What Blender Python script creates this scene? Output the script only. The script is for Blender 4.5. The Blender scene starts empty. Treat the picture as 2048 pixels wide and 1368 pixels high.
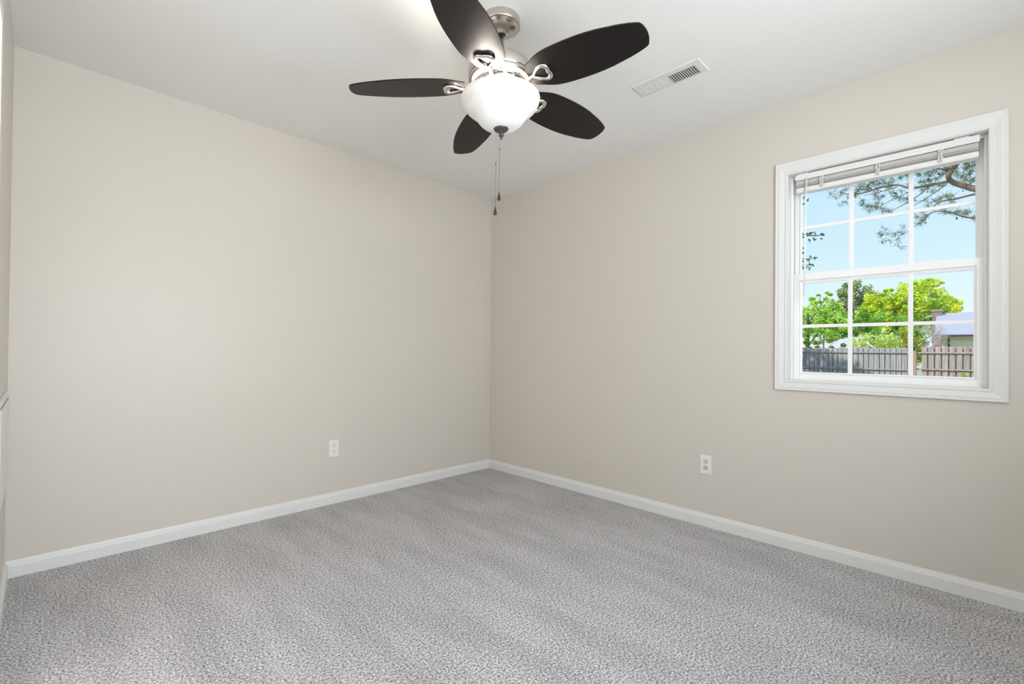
import bpy, bmesh, math, random
from mathutils import Vector, Matrix

# ------------------------------------------------------------------ camera
scene = bpy.context.scene
COL = scene.collection
CAM = Vector((0.0, 0.0, 1.0607))
RIGHT = Vector((0.70456585, -0.70957342, 0.00961921))
UP = Vector((-0.01317369, 0.00047442, 0.99991311))
FWD = Vector((0.70951633, 0.70463135, 0.00901344))
FPX, CPX, CPY = 935.97, 1024.0, 693.075
cam_data = bpy.data.cameras.new('camera')
cam_data.sensor_width = 36.0
cam_data.lens = 36.0 * FPX / 2048.0
cam_data.shift_y = (CPY - 684.0) / 2048.0
cam_data.clip_start = 0.02
cam_data.clip_end = 500
cam = bpy.data.objects.new('camera', cam_data)
COL.objects.link(cam)
M = Matrix((RIGHT, UP, -FWD)).transposed().to_4x4()
M.translation = CAM
cam.matrix_world = M
scene.camera = cam

# ------------------------------------------------------------------ view + world
vs = scene.view_settings
vs.view_transform = 'Standard'
vs.look = 'None'
vs.gamma = 1.0
vs.use_curve_mapping = False
vs.exposure = 0.02
scene.cycles.max_bounces = 10
scene.cycles.diffuse_bounces = 5
scene.cycles.transparent_max_bounces = 16

world = bpy.data.worlds.new('sky')
scene.world = world
world.use_nodes = True
wn = world.node_tree
wn.nodes.clear()
tc = wn.nodes.new('ShaderNodeTexCoord')
sep = wn.nodes.new('ShaderNodeSeparateXYZ')
ramp = wn.nodes.new('ShaderNodeValToRGB')
bg = wn.nodes.new('ShaderNodeBackground')
wo = wn.nodes.new('ShaderNodeOutputWorld')
wn.links.new(tc.outputs['Generated'], sep.inputs[0])
wn.links.new(sep.outputs['Z'], ramp.inputs[0])
wn.links.new(ramp.outputs[0], bg.inputs[0])
wn.links.new(bg.outputs[0], wo.inputs[0])
e = ramp.color_ramp.elements
e[0].position = 0.0; e[0].color = (0.80, 0.91, 1.0, 1)
e[1].position = 1.0; e[1].color = (0.16, 0.34, 0.80, 1)
k = e.new(0.07); k.color = (0.72, 0.88, 1.0, 1)
k = e.new(0.18); k.color = (0.59, 0.80, 0.98, 1)
k = e.new(0.38); k.color = (0.50, 0.73, 0.97, 1)
bg.inputs[1].default_value = 1.12


def add_light(name, kind, loc, power, color, **kw):
    d = bpy.data.lights.new(name, kind)
    d.energy = power
    d.color = color
    for a, b in kw.items():
        setattr(d, a, b)
    o = bpy.data.objects.new(name, d)
    o.location = loc
    COL.objects.link(o)
    return o


sun = add_light('sun', 'SUN', (0, 0, 20), 5.0, (1.0, 0.95, 0.86), angle=0.01)
sun.rotation_euler = Vector((0.60, -0.42, -0.68)).to_track_quat('-Z', 'Y').to_euler()

# added wide sun as sky fill, brightening the jambs from the window side
sky_fill = add_light('sky_fill_sun', 'SUN', (30, 0, 20), 5.0, (0.90, 0.95, 1.0), angle=2.2)
sky_fill.rotation_euler = Vector((-1, 0.55, -0.10)).to_track_quat('-Z', 'Y').to_euler()

# room numbers
WX, WY, X0, YF, H = 2.8814, 3.1419, -0.104, -0.85, 2.44
# added fill lamp in the unseen, added window behind the camera
window_fill = add_light('fill_added_window', 'AREA', (0.85, YF - 0.06, 1.45), 66, (0.90, 0.945, 1.0),
                shape='RECTANGLE', size=1.5, size_y=1.25)
window_fill.rotation_euler = Vector((-0.15, 1, 0.45)).to_track_quat('-Z', 'Y').to_euler()
# added fill lamp in an unseen doorway, itself added, beside the camera
doorway_fill = add_light('fill_added_doorway', 'AREA', (X0 - 0.12, 1.67, 1.03), 9.5, (1.0, 0.97, 0.93),
                 shape='RECTANGLE', size=0.70, size_y=1.95)
doorway_fill.rotation_euler = Vector((1, 0.75, -0.10)).to_track_quat('-Z', 'Y').to_euler()


# ------------------------------------------------------------------ helpers
def obj(name, bm, mat, parent=None, smooth=False, recalc=True):
    if recalc:
        bmesh.ops.recalc_face_normals(bm, faces=bm.faces)
    me = bpy.data.meshes.new(name)
    bm.to_mesh(me)
    bm.free()
    if mat:
        me.materials.append(mat)
    if smooth:
        for p in me.polygons:
            p.use_smooth = True
    o = bpy.data.objects.new(name, me)
    COL.objects.link(o)
    if parent:
        o.parent = parent
        o.matrix_parent_inverse = Matrix.Translation(-parent.location)
    return o


def empty(name, loc):
    o = bpy.data.objects.new(name, None)
    o.location = loc
    o.empty_display_size = 0.1
    COL.objects.link(o)
    return o


def tag(o, label=None, cat=None, group=None, kind=None):
    if label: o['label'] = label
    if cat: o['category'] = cat
    if group: o['group'] = group
    if kind: o['kind'] = kind
    return o


def box(bm, a, b, bevel=0.0, mat=None):
    a, b = Vector(a), Vector(b)
    c = (a + b) / 2
    s = b - a
    T = Matrix.Translation(c) @ Matrix.Diagonal((abs(s.x), abs(s.y), abs(s.z), 1))
    if mat is not None:
        T = mat @ T
    r = bmesh.ops.create_cube(bm, size=1.0, matrix=T)
    if bevel:
        es = list({ed for v in r['verts'] for ed in v.link_edges})
        bmesh.ops.bevel(bm, geom=es, offset=bevel, segments=2, affect='EDGES', clamp_overlap=True)


def lathe(bm, prof, seg=64, mat=None, close=False):
    """prof: list of (r, z)"""
    mat = mat or Matrix.Identity(4)
    rings = []
    for r, z in prof:
        if r < 1e-6:
            rings.append([bm.verts.new(mat @ Vector((0, 0, z)))])
        else:
            rings.append([bm.verts.new(mat @ Vector((r * math.cos(2 * math.pi * i / seg), r * math.sin(2 * math.pi * i / seg), z)))
                          for i in range(seg)])
    pairs = list(zip(rings[:-1], rings[1:]))
    if close:
        pairs.append((rings[-1], rings[0]))
    for A, B in pairs:
        for i in range(seg):
            j = (i + 1) % seg
            if len(A) == 1 and len(B) == 1:
                continue
            if len(A) == 1:
                bm.faces.new((A[0], B[i], B[j]))
            elif len(B) == 1:
                bm.faces.new((A[i], A[j], B[0]))
            else:
                bm.faces.new((A[i], A[j], B[j], B[i]))


def smooth_path(pts, n=4):
    pts = [Vector(p) for p in pts]
    out = []
    for i in range(len(pts) - 1):
        p0 = pts[max(i - 1, 0)]; p1 = pts[i]; p2 = pts[i + 1]; p3 = pts[min(i + 2, len(pts) - 1)]
        for k in range(n):
            t = k / n
            out.append(0.5 * ((2 * p1) + (-p0 + p2) * t + (2 * p0 - 5 * p1 + 4 * p2 - p3) * t * t + (-p0 + 3 * p1 - 3 * p2 + p3) * t ** 3))
    out.append(pts[-1])
    return out


def tube(bm, pts, radii, seg=8, closed=False, flat=1.0, upv=Vector((0, 0, 1)), mat=None):
    pts = [Vector(p) for p in pts]
    n = len(pts)
    if not isinstance(radii, (list, tuple)):
        radii = [radii] * n
    rings = []
    for i, p in enumerate(pts):
        if closed:
            d = pts[(i + 1) % n] - pts[i - 1]
        else:
            d = pts[min(i + 1, n - 1)] - pts[max(i - 1, 0)]
        if d.length < 1e-9:
            d = Vector((0, 0, 1))
        d.normalize()
        s = d.cross(upv)
        if s.length < 1e-3:
            s = d.cross(Vector((1, 0, 0)))
        s.normalize()
        u = s.cross(d).normalized()
        ring = []
        for k in range(seg):
            a = 2 * math.pi * k / seg
            q = p + s * math.cos(a) * radii[i] + u * math.sin(a) * radii[i] * flat
            ring.append(bm.verts.new(mat @ q if mat else q))
        rings.append(ring)
    m = n if closed else n - 1
    for i in range(m):
        A, B = rings[i], rings[(i + 1) % n]
        for k in range(seg):
            j = (k + 1) % seg
            bm.faces.new((A[k], A[j], B[j], B[k]))
    if not closed:
        bm.faces.new(rings[0][::-1])
        bm.faces.new(rings[-1])


def prism(bm, outline, z0, z1, mat=None, bevel=0.0):
    """closed 2-D outline extruded from z0 to z1"""
    mat = mat or Matrix.Identity(4)
    A = [bm.verts.new(mat @ Vector((x, y, z0))) for x, y in outline]
    B = [bm.verts.new(mat @ Vector((x, y, z1))) for x, y in outline]
    n = len(A)
    bm.faces.new(A[::-1])
    bm.faces.new(B)
    for i in range(n):
        j = (i + 1) % n
        bm.faces.new((A[i], A[j], B[j], B[i]))
    if bevel:
        es = [ed for v in A + B for ed in v.link_edges if (ed.verts[0] in A) == (ed.verts[1] in A)]
        bmesh.ops.bevel(bm, geom=list(set(es)), offset=bevel, segments=2, affect='EDGES')


# ------------------------------------------------------------------ materials
def new_mat(name):
    m = bpy.data.materials.new(name)
    m.use_nodes = True
    nt = m.node_tree
    return m, nt, nt.nodes['Principled BSDF']


def simple(name, color, rough=0.5, metal=0.0, spec=0.5, bump=None, var=None):
    """bump=(scale, strength, distance); var=(scale, amount)"""
    m, nt, b = new_mat(name)
    b.inputs['Base Color'].default_value = (*color, 1)
    b.inputs['Roughness'].default_value = rough
    b.inputs['Metallic'].default_value = metal
    b.inputs['Specular IOR Level'].default_value = spec
    geo = nt.nodes.new('ShaderNodeTexCoord')
    if var:
        n = nt.nodes.new('ShaderNodeTexNoise')
        n.inputs['Scale'].default_value = var[0]
        n.inputs['Detail'].default_value = 4
        nt.links.new(geo.outputs['Object'], n.inputs['Vector'])
        mx = nt.nodes.new('ShaderNodeMix'); mx.data_type = 'RGBA'
        lo = tuple(c * (1 - var[1]) for c in color); hi = tuple(min(1, c * (1 + var[1])) for c in color)
        mx.inputs[6].default_value = (*lo, 1); mx.inputs[7].default_value = (*hi, 1)
        nt.links.new(n.outputs['Fac'], mx.inputs[0])
        nt.links.new(mx.outputs[2], b.inputs['Base Color'])
    if bump:
        n = nt.nodes.new('ShaderNodeTexNoise')
        n.inputs['Scale'].default_value = bump[0]
        n.inputs['Detail'].default_value = 3
        nt.links.new(geo.outputs['Object'], n.inputs['Vector'])
        bp = nt.nodes.new('ShaderNodeBump')
        bp.inputs['Strength'].default_value = bump[1]
        bp.inputs['Distance'].default_value = bump[2]
        nt.links.new(n.outputs['Fac'], bp.inputs['Height'])
        nt.links.new(bp.outputs[0], b.inputs['Normal'])
    return m


WALL = simple('wall_paint', (0.650, 0.610, 0.547), 0.42, spec=0.35, bump=(90, 0.10, 0.002), var=(1.2, 0.015))
CEIL = simple('ceiling_paint', (0.84, 0.835, 0.815), 0.75, spec=0.2, bump=(60, 0.15, 0.002))
TRIM = simple('trim_paint', (0.76, 0.76, 0.745), 0.35, spec=0.4, bump=(25, 0.04, 0.001))
VINYL = simple('white_vinyl', (0.92, 0.92, 0.92), 0.3, spec=0.4, bump=(40, 0.02, 0.0005))
BLIND = simple('blind_vinyl', (0.80, 0.79, 0.775), 0.4, spec=0.4, var=(30, 0.02))
SLATM = simple('blind_slat', (0.87, 0.83, 0.81), 0.45, spec=0.35, var=(30, 0.03))
PLATE = simple('outlet_plastic', (0.80, 0.80, 0.79), 0.3, spec=0.5, var=(40, 0.02))
GREYREC = simple('outlet_grey', (0.66, 0.66, 0.64), 0.35, var=(40, 0.02))
IVORY = simple('outlet_ivory', (0.66, 0.58, 0.44), 0.35, var=(40, 0.02))
DARK = simple('dark_slot_and_shade', (0.03, 0.028, 0.025), 0.6, var=(40, 0.1))  # dark colour for real slots and for the painted gap shade at the blind
NICKEL = simple('brushed_nickel', (0.62, 0.57, 0.52), 0.28, metal=1.0, bump=(300, 0.04, 0.0005), var=(8, 0.03))
NICKEL2 = simple('polished_nickel', (0.78, 0.75, 0.71), 0.2, metal=1.0, var=(8, 0.03))
DARKNI = simple('dark_nickel', (0.13, 0.12, 0.125), 0.35, metal=0.8, var=(30, 0.05))
BRONZE = simple('dark_bead', (0.02, 0.014, 0.012), 0.25, spec=0.6, var=(30, 0.1))
CHAIN = simple('chain_metal', (0.20, 0.19, 0.18), 0.35, metal=0.9, var=(200, 0.1))
CHAINL = simple('chain_bright', (0.45, 0.44, 0.43), 0.3, metal=0.9, var=(200, 0.05))
WHITEREG = simple('register_enamel', (0.74, 0.735, 0.72), 0.4, var=(30, 0.015))
GREYREG = simple('register_inner', (0.13, 0.13, 0.115), 0.7, var=(60, 0.3))
CORD = simple('blind_cord', (0.78, 0.77, 0.74), 0.8, bump=(200, 0.5, 0.002), var=(150, 0.12))


def wood_blade():
    m, nt, b = new_mat('espresso_blade')
    tcn = nt.nodes.new('ShaderNodeTexCoord')
    mp = nt.nodes.new('ShaderNodeMapping')
    mp.inputs['Scale'].default_value = (3, 60, 60)
    n = nt.nodes.new('ShaderNodeTexNoise')
    n.inputs['Scale'].default_value = 1.5
    n.inputs['Detail'].default_value = 5
    r = nt.nodes.new('ShaderNodeValToRGB')
    r.color_ramp.elements[0].color = (0.0040, 0.0030, 0.0028, 1)
    r.color_ramp.elements[1].color = (0.0085, 0.0062, 0.0055, 1)
    nt.links.new(tcn.outputs['UV'], mp.inputs[0])
    nt.links.new(mp.outputs[0], n.inputs['Vector'])
    nt.links.new(n.outputs['Fac'], r.inputs[0])
    nt.links.new(r.outputs[0], b.inputs['Base Color'])
    b.inputs['Roughness'].default_value = 0.40
    b.inputs['Specular IOR Level'].default_value = 0.34
    bp = nt.nodes.new('ShaderNodeBump'); bp.inputs['Strength'].default_value = 0.06; bp.inputs['Distance'].default_value = 0.0005
    nt.links.new(n.outputs['Fac'], bp.inputs['Height'])
    nt.links.new(bp.outputs[0], b.inputs['Normal'])
    return m


BLADE = wood_blade()


def carpet_mat():
    m, nt, b = new_mat('carpet')
    N, L = nt.nodes, nt.links
    t = N.new('ShaderNodeTexCoord')
    # tufts
    n1 = N.new('ShaderNodeTexNoise'); n1.inputs['Scale'].default_value = 320; n1.inputs['Detail'].default_value = 3; n1.inputs['Roughness'].default_value = 0.7
    n2 = N.new('ShaderNodeTexNoise'); n2.inputs['Scale'].default_value = 130; n2.inputs['Detail'].default_value = 2
    for q in (n1, n2):
        L.new(t.outputs['Object'], q.inputs['Vector'])
    add = N.new('ShaderNodeMath'); add.operation = 'ADD'
    L.new(n1.outputs['Fac'], add.inputs[0]); L.new(n2.outputs['Fac'], add.inputs[1])
    mul = N.new('ShaderNodeMath'); mul.operation = 'MULTIPLY'; mul.inputs[1].default_value = 0.5
    L.new(add.outputs[0], mul.inputs[0])
    r = N.new('ShaderNodeValToRGB')
    r.color_ramp.elements[0].position = 0.39; r.color_ramp.elements[0].color = (0.13, 0.125, 0.13, 1)
    r.color_ramp.elements[1].position = 0.61; r.color_ramp.elements[1].color = (0.93, 0.92, 0.94, 1)
    k = r.color_ramp.elements.new(0.5); k.color = (0.505, 0.492, 0.498, 1)
    L.new(mul.outputs[0], r.inputs[0])
    # broad brushed-pile marks, stretched along the vacuum direction
    mp = N.new('ShaderNodeMapping'); mp.inputs['Rotation'].default_value = (0, 0, math.radians(8)); mp.inputs['Scale'].default_value = (4.2, 1.0, 1)
    L.new(t.outputs['Object'], mp.inputs[0])
    n3 = N.new('ShaderNodeTexNoise'); n3.inputs['Scale'].default_value = 1.6; n3.inputs['Detail'].default_value = 4; n3.inputs['Roughness'].default_value = 0.62
    L.new(mp.outputs[0], n3.inputs['Vector'])
    mr = N.new('ShaderNodeMapRange'); mr.inputs[1].default_value = 0.36; mr.inputs[2].default_value = 0.64
    mr.inputs[3].default_value = 0.90; mr.inputs[4].default_value = 1.08
    L.new(n3.outputs['Fac'], mr.inputs[0])
    mx = N.new('ShaderNodeMix'); mx.data_type = 'RGBA'; mx.blend_type = 'MULTIPLY'; mx.inputs[0].default_value = 1
    L.new(r.outputs[0], mx.inputs[6]); L.new(mr.outputs[0], mx.inputs[7])
    L.new(mx.outputs[2], b.inputs['Base Color'])
    b.inputs['Roughness'].default_value = 0.95
    b.inputs['Specular IOR Level'].default_value = 0.1
    bp = N.new('ShaderNodeBump'); bp.inputs['Strength'].default_value = 0.7; bp.inputs['Distance'].default_value = 0.006
    L.new(mul.outputs[0], bp.inputs['Height'])
    L.new(bp.outputs[0], b.inputs['Normal'])
    return m


CARPET = carpet_mat()


def glass_mat():
    m, nt, b = new_mat('window_glass')
    nt.nodes.remove(b)
    out = nt.nodes['Material Output']
    tr = nt.nodes.new('ShaderNodeBsdfTransparent'); tr.inputs[0].default_value = (0.985, 0.99, 0.99, 1)
    gl = nt.nodes.new('ShaderNodeBsdfGlossy'); gl.inputs['Roughness'].default_value = 0.02
    fr = nt.nodes.new('ShaderNodeFresnel'); fr.inputs['IOR'].default_value = 1.25
    n = nt.nodes.new('ShaderNodeTexNoise'); n.inputs['Scale'].default_value = 3
    bp = nt.nodes.new('ShaderNodeBump'); bp.inputs['Strength'].default_value = 0.02; bp.inputs['Distance'].default_value = 0.001
    nt.links.new(n.outputs['Fac'], bp.inputs['Height']); nt.links.new(bp.outputs[0], gl.inputs['Normal'])
    mx = nt.nodes.new('ShaderNodeMixShader')
    nt.links.new(fr.outputs[0], mx.inputs[0])
    nt.links.new(tr.outputs[0], mx.inputs[1]); nt.links.new(gl.outputs[0], mx.inputs[2])
    nt.links.new(mx.outputs[0], out.inputs[0])
    return m


GLASS = glass_mat()


def bowl_mat():
    m, nt, b = new_mat('opal_glass')
    N, L = nt.nodes, nt.links
    out = N['Material Output']
    N.remove(b)
    t = N.new('ShaderNodeTexCoord')
    n = N.new('ShaderNodeTexNoise'); n.inputs['Scale'].default_value = 9; n.inputs['Detail'].default_value = 5; n.inputs['Distortion'].default_value = 1.2
    L.new(t.outputs['Object'], n.inputs['Vector'])
    r = N.new('ShaderNodeValToRGB')
    r.color_ramp.elements[0].position = 0.3; r.color_ramp.elements[0].color = (0.80, 0.80, 0.79, 1)
    r.color_ramp.elements[1].position = 0.7; r.color_ramp.elements[1].color = (0.93, 0.93, 0.92, 1)
    L.new(n.outputs['Fac'], r.inputs[0])
    tl = N.new('ShaderNodeBsdfTranslucent'); df = N.new('ShaderNodeBsdfDiffuse'); gl = N.new('ShaderNodeBsdfGlossy')
    gl.inputs['Roughness'].default_value = 0.25
    em = N.new('ShaderNodeEmission'); em.inputs['Strength'].default_value = BOWL_EMIT; em.inputs[0].default_value = (1, 0.94, 0.86, 1)
    L.new(r.outputs[0], tl.inputs[0]); L.new(r.outputs[0], df.inputs[0])
    m1 = N.new('ShaderNodeMixShader'); m1.inputs[0].default_value = 0.03
    L.new(df.outputs[0], m1.inputs[1]); L.new(tl.outputs[0], m1.inputs[2])
    m2 = N.new('ShaderNodeMixShader'); m2.inputs[0].default_value = 0.05
    L.new(m1.outputs[0], m2.inputs[1]); L.new(gl.outputs[0], m2.inputs[2])
    ad = N.new('ShaderNodeAddShader')
    L.new(m2.outputs[0], ad.inputs[0]); L.new(em.outputs[0], ad.inputs[1])
    L.new(ad.outputs[0], out.inputs[0])
    return m


BOWL_EMIT = 0.06
BOWL = bowl_mat()


def leaf_mat(name, c1, c2, c3, scale=1.2, trans=0.35):
    m, nt, b = new_mat(name)
    N, L = nt.nodes, nt.links
    t = N.new('ShaderNodeTexCoord')
    n = N.new('ShaderNodeTexNoise'); n.inputs['Scale'].default_value = scale; n.inputs['Detail'].default_value = 6; n.inputs['Roughness'].default_value = 0.7
    L.new(t.outputs['Object'], n.inputs['Vector'])
    r = N.new('ShaderNodeValToRGB')
    r.color_ramp.elements[0].position = 0.33; r.color_ramp.elements[0].color = (*c1, 1)
    r.color_ramp.elements[1].position = 0.67; r.color_ramp.elements[1].color = (*c3, 1)
    k = r.color_ramp.elements.new(0.5); k.color = (*c2, 1)
    L.new(n.outputs['Fac'], r.inputs[0]); L.new(r.outputs[0], b.inputs['Base Color'])
    b.inputs['Roughness'].default_value = 0.55
    b.inputs['Specular IOR Level'].default_value = 0.25
    tl = N.new('ShaderNodeBsdfTranslucent'); L.new(r.outputs[0], tl.inputs[0])
    mx = N.new('ShaderNodeMixShader'); mx.inputs[0].default_value = trans
    L.new(b.outputs[0], mx.inputs[1]); L.new(tl.outputs[0], mx.inputs[2])
    L.new(mx.outputs[0], N['Material Output'].inputs[0])
    return m


def wood_mat(name, c1, c2, zs=0.6):
    m, nt, b = new_mat(name)
    N, L = nt.nodes, nt.links
    t = N.new('ShaderNodeTexCoord'); mp = N.new('ShaderNodeMapping'); mp.inputs['Scale'].default_value = (9, 9, zs)
    L.new(t.outputs['Object'], mp.inputs[0])
    n = N.new('ShaderNodeTexNoise'); n.inputs['Scale'].default_value = 2.2; n.inputs['Detail'].default_value = 6; n.inputs['Roughness'].default_value = 0.65
    L.new(mp.outputs[0], n.inputs['Vector'])
    r = N.new('ShaderNodeValToRGB')
    r.color_ramp.elements[0].position = 0.3; r.color_ramp.elements[0].color = (*c1, 1)
    r.color_ramp.elements[1].position = 0.7; r.color_ramp.elements[1].color = (*c2, 1)
    L.new(n.outputs['Fac'], r.inputs[0]); L.new(r.outputs[0], b.inputs['Base Color'])
    b.inputs['Roughness'].default_value = 0.85
    b.inputs['Specular IOR Level'].default_value = 0.15
    return m


def brick_mat(name, c1, c2, cm, sc=1.0):
    m, nt, b = new_mat(name)
    N, L = nt.nodes, nt.links
    t = N.new('ShaderNodeTexCoord'); mp = N.new('ShaderNodeMapping')
    mp.inputs['Rotation'].default_value = (math.pi / 2, 0, math.pi / 2)
    L.new(t.outputs['Object'], mp.inputs[0])
    br = N.new('ShaderNodeTexBrick')
    br.inputs['Color1'].default_value = (*c1, 1); br.inputs['Color2'].default_value = (*c2, 1); br.inputs['Mortar'].default_value = (*cm, 1)
    br.inputs['Scale'].default_value = sc; br.inputs['Brick Width'].default_value = 0.23; br.inputs['Row Height'].default_value = 0.075
    br.inputs['Mortar Size'].default_value = 0.009
    L.new(mp.outputs[0], br.inputs['Vector']); L.new(br.outputs['Color'], b.inputs['Base Color'])
    b.inputs['Roughness'].default_value = 0.9
    return m


# ------------------------------------------------------------------ room shell
def shell(name, a, b, mat):
    bm = bmesh.new(); box(bm, a, b)
    return tag(obj(name, bm, mat), kind='structure')


TH = 0.14
shell('floor', (X0 - TH, YF - TH, -0.06), (WX + TH, WY + TH, 0.0), CARPET)
shell('ceiling', (X0 - TH, YF - TH, H), (WX + TH, WY + TH, H + 0.06), CEIL)
shell('wall_back', (X0 - TH, WY, 0.0), (WX + TH, WY + TH, H), WALL)
bm = bmesh.new()
DY0, DY1, DZ = 1.30, 2.04, 2.03
box(bm, (X0 - TH, YF, 0.0), (X0, DY0, H)); box(bm, (X0 - TH, DY1, 0.0), (X0, WY, H)); box(bm, (X0 - TH, DY0, DZ), (X0, DY1, H))
tag(obj('wall_left', bm, WALL), kind='structure')
bm = bmesh.new()
box(bm, (X0 - TH, DY0 - .0, 0), (X0 + .012, DY0 + .018, DZ)); box(bm, (X0 - TH, DY1 - .018, 0), (X0 + .012, DY1 + .045, DZ + .045)); box(bm, (X0 - TH, DY0 + .018, DZ - .018), (X0 + .012, DY1 - .018, DZ + .045))
tag(obj('added_doorway', bm, TRIM), kind='structure')  # trim of an unseen doorway, added to let fill light in
# window wall with its opening
CY0, CY1, CZ0, CZ1 = -0.0957, 0.7944, 0.8618, 2.1057      # casing outside
JY0, JY1, JZ0, JZ1 = -0.0345, 0.7335, 0.9175, 2.0375      # jamb inside
RB = 0.012
bm = bmesh.new()
oy0, oy1, oz0, oz1 = JY0 - RB, JY1 + RB, JZ0 - RB, JZ1 + RB
box(bm, (WX, YF, 0), (WX + TH, oy0, H))
box(bm, (WX, oy1, 0), (WX + TH, WY, H))
box(bm, (WX, oy0, 0), (WX + TH, oy1, oz0))
box(bm, (WX, oy0, oz1), (WX + TH, oy1, H))
tag(obj('wall_right', bm, WALL), kind='structure')
# wall behind the camera with an opening for the added window
bm = bmesh.new()
fx0, fx1, fz0, fz1 = 0.1, 1.6, 0.82, 2.08
box(bm, (X0, YF - TH, 0), (fx0, YF, H))
box(bm, (fx1, YF - TH, 0), (WX, YF, H))
box(bm, (fx0, YF - TH, 0), (fx1, YF, fz0))
box(bm, (fx0, YF - TH, fz1), (fx1, YF, H))
tag(obj('wall_front', bm, WALL), kind='structure')
w2 = tag(empty('added_window', (0.85, YF, fz0)), kind='structure')  # unseen window, added to carry fill light into the room
bm = bmesh.new()
for a, b in (((fx0 - .06, YF, fz0 - .06), (fx1 + .06, YF + .018, fz0)), ((fx0 - .06, YF, fz1), (fx1 + .06, YF + .018, fz1 + .06)),
             ((fx0 - .06, YF, fz0), (fx0, YF + .018, fz1)), ((fx1, YF, fz0), (fx1 + .06, YF + .018, fz1))):
    box(bm, a, b, 0.003)
obj('casing', bm, TRIM, w2)
bm = bmesh.new()
box(bm, (fx0, YF - .10, fz0), (fx0 + .04, YF - .07, fz1)); box(bm, (fx1 - .04, YF - .10, fz0), (fx1, YF - .07, fz1))
box(bm, (fx0 + .04, YF - .10, fz0), (fx1 - .04, YF - .07, fz0 + .04)); box(bm, (fx0 + .04, YF - .10, fz1 - .04), (fx1 - .04, YF - .07, fz1))
box(bm, (fx0 + .04, YF - .10, 1.43), (fx1 - .04, YF - .07, 1.47))
obj('sash', bm, VINYL, w2)

# baseboards: profile (distance from wall, height)
BP = [(0, 0), (0.013, 0), (0.013, 0.052), (0.0118, 0.057), (0.0085, 0.061), (0.0075, 0.066), (0.0045, 0.071), (0.003, 0.0765), (0, 0.077)]


def base(name, p, q, nrm):
    p, q, nrm = Vector(p), Vector(q), Vector(nrm)
    d = (q - p).normalized()
    bm = bmesh.new()
    A, B = [], []
    for t, z in BP:
        A.append(bm.verts.new(p + nrm * t + d * t + Vector((0, 0, z))))
        B.append(bm.verts.new(q + nrm * t - d * t + Vector((0, 0, z))))
    n = len(BP)
    bm.faces.new(A[::-1]); bm.faces.new(B)
    for i in range(n):
        j = (i + 1) % n
        bm.faces.new((A[i], A[j], B[j], B[i]))
    tag(obj(name, bm, TRIM), kind='structure')


base('baseboard_back', (X0, WY, 0), (WX, WY, 0), (0, -1, 0))
base('baseboard_right', (WX, WY, 0), (WX, YF, 0), (-1, 0, 0))
base('baseboard_left', (X0, DY1 + .047, 0), (X0, WY, 0), (1, 0, 0))
# unseen passage, added to keep the sun out of the added doorway
bm = bmesh.new()
box(bm, (-1.40, 0.6, -0.06), (-1.30, 3.0, H + .06)); box(bm, (-1.30, 0.5, -0.06), (X0 - TH, 0.6, H + .06)); box(bm, (-1.30, 3.0, -0.06), (X0 - TH, 3.1, H + .06))
box(bm, (-1.30, 0.6, H), (X0 - TH, 3.0, H + .06))
tag(obj('added_hall_wall', bm, WALL), kind='structure')
shell('added_hall_floor', (-1.30, 0.6, -0.06), (X0 - TH, 3.0, 0.0), CARPET)  # floor of the added passage
base('baseboard_front', (WX, YF, 0), (X0, YF, 0), (0, 1, 0))

# ------------------------------------------------------------------ window 1
w1 = tag(empty('window_1', (WX, 0.35, JZ0)), kind='structure')
# casing: mitred moulding, profile over its width s (0 outside .. 1 inside), depth from wall
CPROF = [(0, 0), (0, 0.0165), (0.03, 0.018), (0.10, 0.018), (0.14, 0.0165), (0.20, 0.0160), (0.27, 0.0172), (0.38, 0.0168), (0.55, 0.0140),
         (0.70, 0.0112), (0.80, 0.0104), (0.84, 0.0128), (0.89, 0.0132), (0.93, 0.0122), (1.0, 0.0115), (1.0, 0)]


def casing_frame(name, oy0, oy1, oz0, oz1, iy0, iy1, iz0, iz1, x, parent, mat):
    O = [(oy0, oz0), (oy1, oz0), (oy1, oz1), (oy0, oz1)]
    I = [(iy0, iz0), (iy1, iz0), (iy1, iz1), (iy0, iz1)]
    bm = bmesh.new()
    cor = []
    for (a, b), (c, d) in zip(O, I):
        cor.append([bm.verts.new((x - t, a + (c - a) * s, b + (d - b) * s)) for s, t in CPROF])
    for i in range(4):
        A, B = cor[i], cor[(i + 1) % 4]
        for k in range(len(CPROF)):
            l = (k + 1) % len(CPROF)
            bm.faces.new((A[k], A[l], B[l], B[k]))
    return obj(name, bm, mat, parent)


casing_frame('casing', CY0, CY1, CZ0, CZ1, JY0 - .003, JY1 + .003, JZ0 - .003, JZ1 + .003, WX, w1, TRIM)


def ring(name, y0, y1, z0, z1, w, x0, x1, mat, parent, bevel=0.0015, wb=None, wt=None):
    """rectangular frame in the y-z plane; w = member width"""
    wb = w if wb is None else wb
    wt = w if wt is None else wt
    bm = bmesh.new()
    box(bm, (x0, y0, z0), (x1, y0 + w, z1), bevel)
    box(bm, (x0, y1 - w, z0), (x1, y1, z1), bevel)
    box(bm, (x0 + .0004, y0 + w, z0), (x1, y1 - w, z0 + wb), bevel)
    box(bm, (x0 + .0004, y0 + w, z1 - wt), (x1, y1 - w, z1), bevel)
    return obj(name, bm, mat, parent)


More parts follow.
